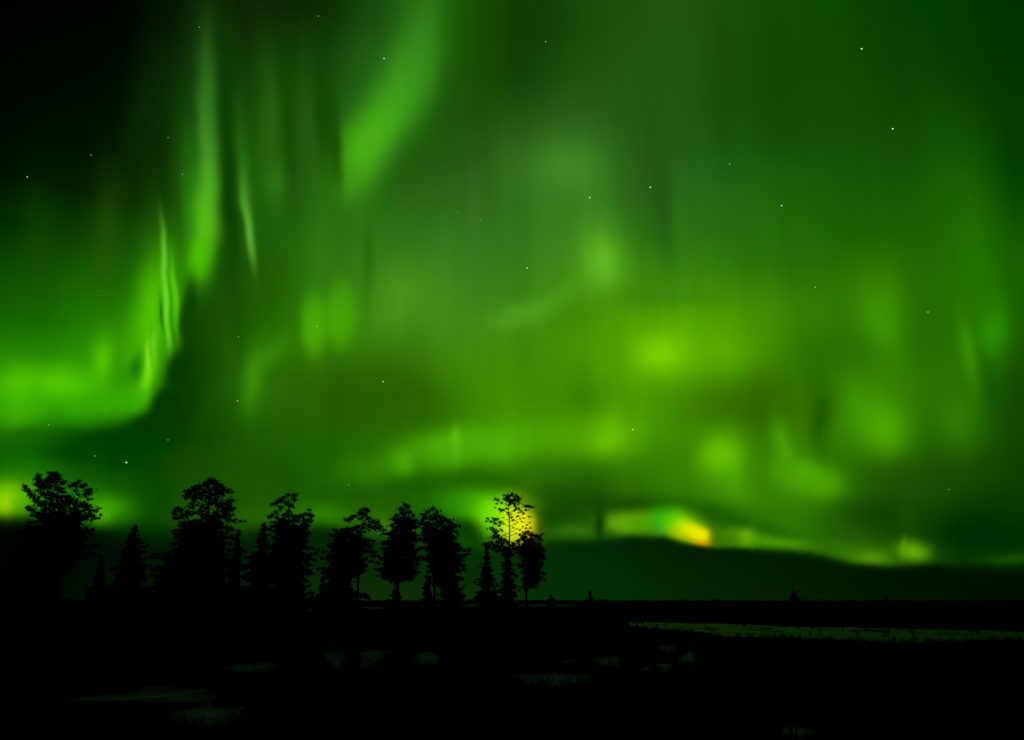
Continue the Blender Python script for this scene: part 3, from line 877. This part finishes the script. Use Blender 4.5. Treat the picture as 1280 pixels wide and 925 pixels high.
tree('pine_tree', 'round-topped pine to the right of the slender one, bare stem below its crown', 72, (659, 664), [
 (659,665,2.2),(655,668.5,2.6),(663,668,3),(652.5,673,2.8),(647.5,677.5,3),(641.5,680,2.4),(657,674,4),(667,670,3),(671,669.5,2.2),(677,668,1.4),(680,667,0.9),(673,674,3),(666,678,4.4),(657,682,4.4),(649,684,3.4),(673,682,3.4),
 (678,685,2.4),(681,689,1.8),(669,688,4),(660,690,4.4),(652,693,3.4),(677,694,3),(680,698,1.8),(671,698,4),(662,700,4.2),(654,702,3),(676,705,3),(667,709,3.8),(658,711,3),(674,715,3),(680,717,2),(666,718,3),(672,724,2.4),(660,722,2),(665,729,1.6)],
 env=[(676,650,670),(690,648,679),(705,650,678),(720,651,678),(734,656,670)], env_r=3.6, trunk_px=[(658,760),(658,700),(659,664)], girth=0.13, density=80, grow=1.5, holes=[(656,712,3),(674,709,2.5)])
spruce('spruce_tree', 'low dark spruce standing alone between the two largest pines', 78, 157, 660, 46, seed=1, taper=0.5, density=90)
spruce('spruce_tree', 'dark spruce against the left side of the split-crowned pine', 76, 322, 658, 30, seed=2, taper=0.5, density=90)
spruce('spruce_tree', 'slim young spruce left of the slender pine, darkest near its pointed tip', 74, 608, 688, 19, seed=3, taper=0.5)
spruce('spruce_tree', 'young spruce growing at the foot of the slender open-crowned pine', 73, 634, 686, 20, seed=4, taper=0.5)
spruce('spruce_tree', 'dark spruce at the left edge below the glow, mostly hidden in blackness', 70, 18, 660, 55, seed=5, density=90)
spruce('spruce_tree', 'small spruce under the right side of the second large pine', 79, 290, 668, 20, seed=6)
spruce('spruce_tree', 'spruce in the shadow beneath the crooked pine with the bright gap', 86, 424, 664, 30, seed=7, density=70, gap=0.2)
spruce('spruce_tree', 'short spruce beneath the left side of the second large pine', 79, 204, 694, 28, seed=11, density=80)
spruce('spruce_tree', 'short spruce on the right of the bushy pine at the far left', 77, 120, 700, 20, seed=12, density=70)
spruce('spruce_tree', 'young bushy spruce at the foot of the pointed dense pine', 81, 495, 724, 14, seed=21, taper=0.5, density=50)
spruce('spruce_tree', 'young bushy spruce at the foot of the rounded dense pine', 84, 534, 716, 16, seed=22, taper=0.5, density=50)
spruce('spruce_tree', 'young spruce between the split-crowned pine and the crooked pine', 83, 402, 712, 13, seed=23, taper=0.6, density=45)
spruce('spruce_tree', 'tiny pointed spruce alone on the horizon nearest the middle', 150, 738, 739, 10, seed=8, group='small spruces on the horizon')
spruce('spruce_tree', 'tiny spruce on the horizon just right of the last pine', 170, 689, 744, 11, seed=9, group='small spruces on the horizon')
spruce('spruce_tree', 'small blunt spruce alone on the horizon on the right half', 160, 993, 737, 16, seed=10, group='small spruces on the horizon')
spruce('spruce_tree', 'barely visible spruce farthest right on the horizon', 220, 1108, 745, 8, seed=13, group='small spruces on the horizon')

# ------------------------------------------------------------------ far wood on the horizon
def far_wood():
    r_ = np.random.default_rng(5)
    cs, rs = [], []
    for a in np.arange(-40, 40, 0.035):
        d = 900 + 300 * noise.noise(Vector((a * 0.2, 0, 0)))
        h = 1.6 + 2.2 * abs(noise.noise(Vector((a * 0.9, 3, 0)))) + r_.uniform(0, 1.2)
        x, y = d * math.sin(math.radians(a)), d * math.cos(math.radians(a))
        for q in (0.25, 0.55, 0.85):
            cs.append((x, y, h * q)); rs.append(h * 0.34 * (1.15 - q * 0.7))
    o = link('distant_forest', quad_mesh('distant_forest', blades(np.array(cs), np.array(rs), 14, blen=1.2, bw=0.3, r_=r_)), M_spruce)
    tag(o, 'thin dark line of far-off woodland along the whole horizon', 'forest', kind='stuff')
far_wood()

# ------------------------------------------------------------------ dry grass and heather on the bog
def grass():
    r_ = np.random.default_rng(11)
    n = 9000
    a = np.radians(r_.uniform(-36, 36, n)); d = 10 + 60 * r_.random(n) ** 1.3
    cx, cy = d * np.sin(a), d * np.cos(a)
    ok = np.array([noise.noise(Vector((x * 0.15, y * 0.15, 2.0))) > -0.15 for x, y in zip(cx, cy)])
    def inside(x, y, P):
        a_, b_ = P, np.roll(P, -1, axis=0)
        c_ = ((a_[:, 1] > y) != (b_[:, 1] > y)) & (x < (b_[:, 0] - a_[:, 0]) * (y - a_[:, 1]) / (b_[:, 1] - a_[:, 1] + 1e-12) + a_[:, 0])
        return bool(c_.sum() % 2)
    ok &= np.array([(not any(inside(x, y, P) for P in sheets)) or r_.random() < 0.12 for x, y in zip(cx, cy)])
    cx, cy = cx[ok], cy[ok]
    cz = np.array([ground(x, y) for x, y in zip(cx, cy)])
    k = 9
    base = np.repeat(np.stack([cx, cy, cz - 0.02], 1), k, axis=0)
    m_ = len(base)
    base[:, :2] += r_.normal(size=(m_, 2)) * 0.07
    h = r_.uniform(0.12, 0.38, (m_, 1))
    lean = r_.normal(size=(m_, 3)) * 0.35; lean[:, 2] = 1
    sd = r_.normal(size=(m_, 3)); sd[:, 2] = 0; sd /= np.linalg.norm(sd, axis=1)[:, None]
    w = 0.006 + 0.0006 * np.repeat(d[ok], k)[:, None] * 0.5
    tip = base + lean * h
    mid = base + lean * h * 0.5 + np.array([0, 0, 0.02])
    V = np.stack([base, mid + sd * w, tip, mid - sd * w], 1).reshape(-1, 3)
    o = link('grass', quad_mesh('grass', V), M_grass)
    tag(o, 'dry grass tufts scattered over the dark boggy foreground', 'grass', kind='stuff')
grass()

# ------------------------------------------------------------------ stars
STARS = [
 (1077,61,2.9,'brightest star in the upper right, high above the others there'),
 (1116,161,2.7,'bright star below and slightly right of the brightest upper right one'),
 (813,234,2.4,'bright star right of the upper middle, beside a faint dark streak'),
 (737,247,2.4,'bright star just below the pale patch above the middle of the sky'),
 (977,257,2.0,'fairly bright star in the plain green of the right half'),
 (912,205,1.4,'faint star up and left of the fairly bright one in the right half'),
 (682,52,1.4,'faint star near the top edge, right of the middle'),
 (659,335,2.0,'star near the very centre of the sky, left of a pale glow'),
 (480,73,2.0,'star on the left side of the bright wedge of aurora near the top'),
 (791,537,2.0,'star at the right end of the long low bright band'),
 (158,578,3.0,'brightest star low on the left in dark green sky, above the lone spruce'),
 (479,477,1.9,'star in the dim oval patch left of the middle of the sky'),
 (396,408,1.7,'star inside the squarish bright patch left of the middle'),
 (297,501,1.8,'star right of the dark bend under the left curtain'),
 (1160,390,1.6,'star between two soft glows near the right edge'),
 (1019,359,1.4,'faint star left of the tall soft glow on the right'),
 (34,221,1.6,'lone star in the darkest sky near the left edge'),
 (210,172,1.2,'faint star left of the tall bright ray'),
 (228,218,1.1,'faint star close against the left side of the tall bright ray'),
 (257,214,1.1,'faint star within the upper part of the tall bright ray'),
 (251,290,1.1,'faint star within the lower part of the tall bright ray'),
 (114,194,0.9,'very faint star in the black sky at upper left'),
 (61,531,1.2,'faint star on the lower border of the left curtain'),
 (119,570,1.0,'very faint star left of the bright one low on the left'),
 (436,606,1.1,'faint star above the crooked pine'),
 (210,550,1.2,'faint star above the bright one low on the left, to its right'),
 (572,265,1.0,'very faint star left of a pale vertical ray in the upper middle'),
 (601,275,1.0,'very faint star on the pale vertical ray in the upper middle'),
 (398,20,1.0,'very faint star near the top edge left of the bright wedge'),
 (249,34,0.9,'very faint star near the top end of the tall bright ray'),
 (298,421,1.1,'faint star in the dim green right of the left curtain'),
 (1186,612,0.9,'very faint star low in the right half above the dark band'),
]
def star_mat(name, s):
    mt = bpy.data.materials.new(name); mt.use_nodes = True
    t = mt.node_tree; t.nodes.clear()
    e = t.nodes.new('ShaderNodeEmission'); o = t.nodes.new('ShaderNodeOutputMaterial')
    e.inputs[0].default_value = (0.55, 1.0, 0.42, 1); e.inputs[1].default_value = s
    t.links.new(e.outputs[0], o.inputs[0])
    mt.cycles.emission_sampling = 'NONE'
    return mt
S_mats = [star_mat('starlight_faint', 0.5), star_mat('starlight_medium', 0.8), star_mat('starlight_bright', 1.3)]
for px, py, b, lab in STARS:
    x, y, z = ray(px, py)
    v = Vector((x, y, z)).normalized() * 9000.0
    me = bpy.data.meshes.new('star')
    bm_ = __import__('bmesh').new()
    __import__('bmesh').ops.create_icosphere(bm_, subdivisions=2, radius=9000.0 / FPX * 0.5 * (0.7 + 0.30 * b))
    bm_.to_mesh(me); bm_.free()
    o = link('star', me, S_mats[0 if b < 1.3 else 1 if b < 1.9 else 2])
    o.location = v + Vector((0, 0, CAM_H))
    tag(o, lab, 'star', 'stars showing through the aurora')
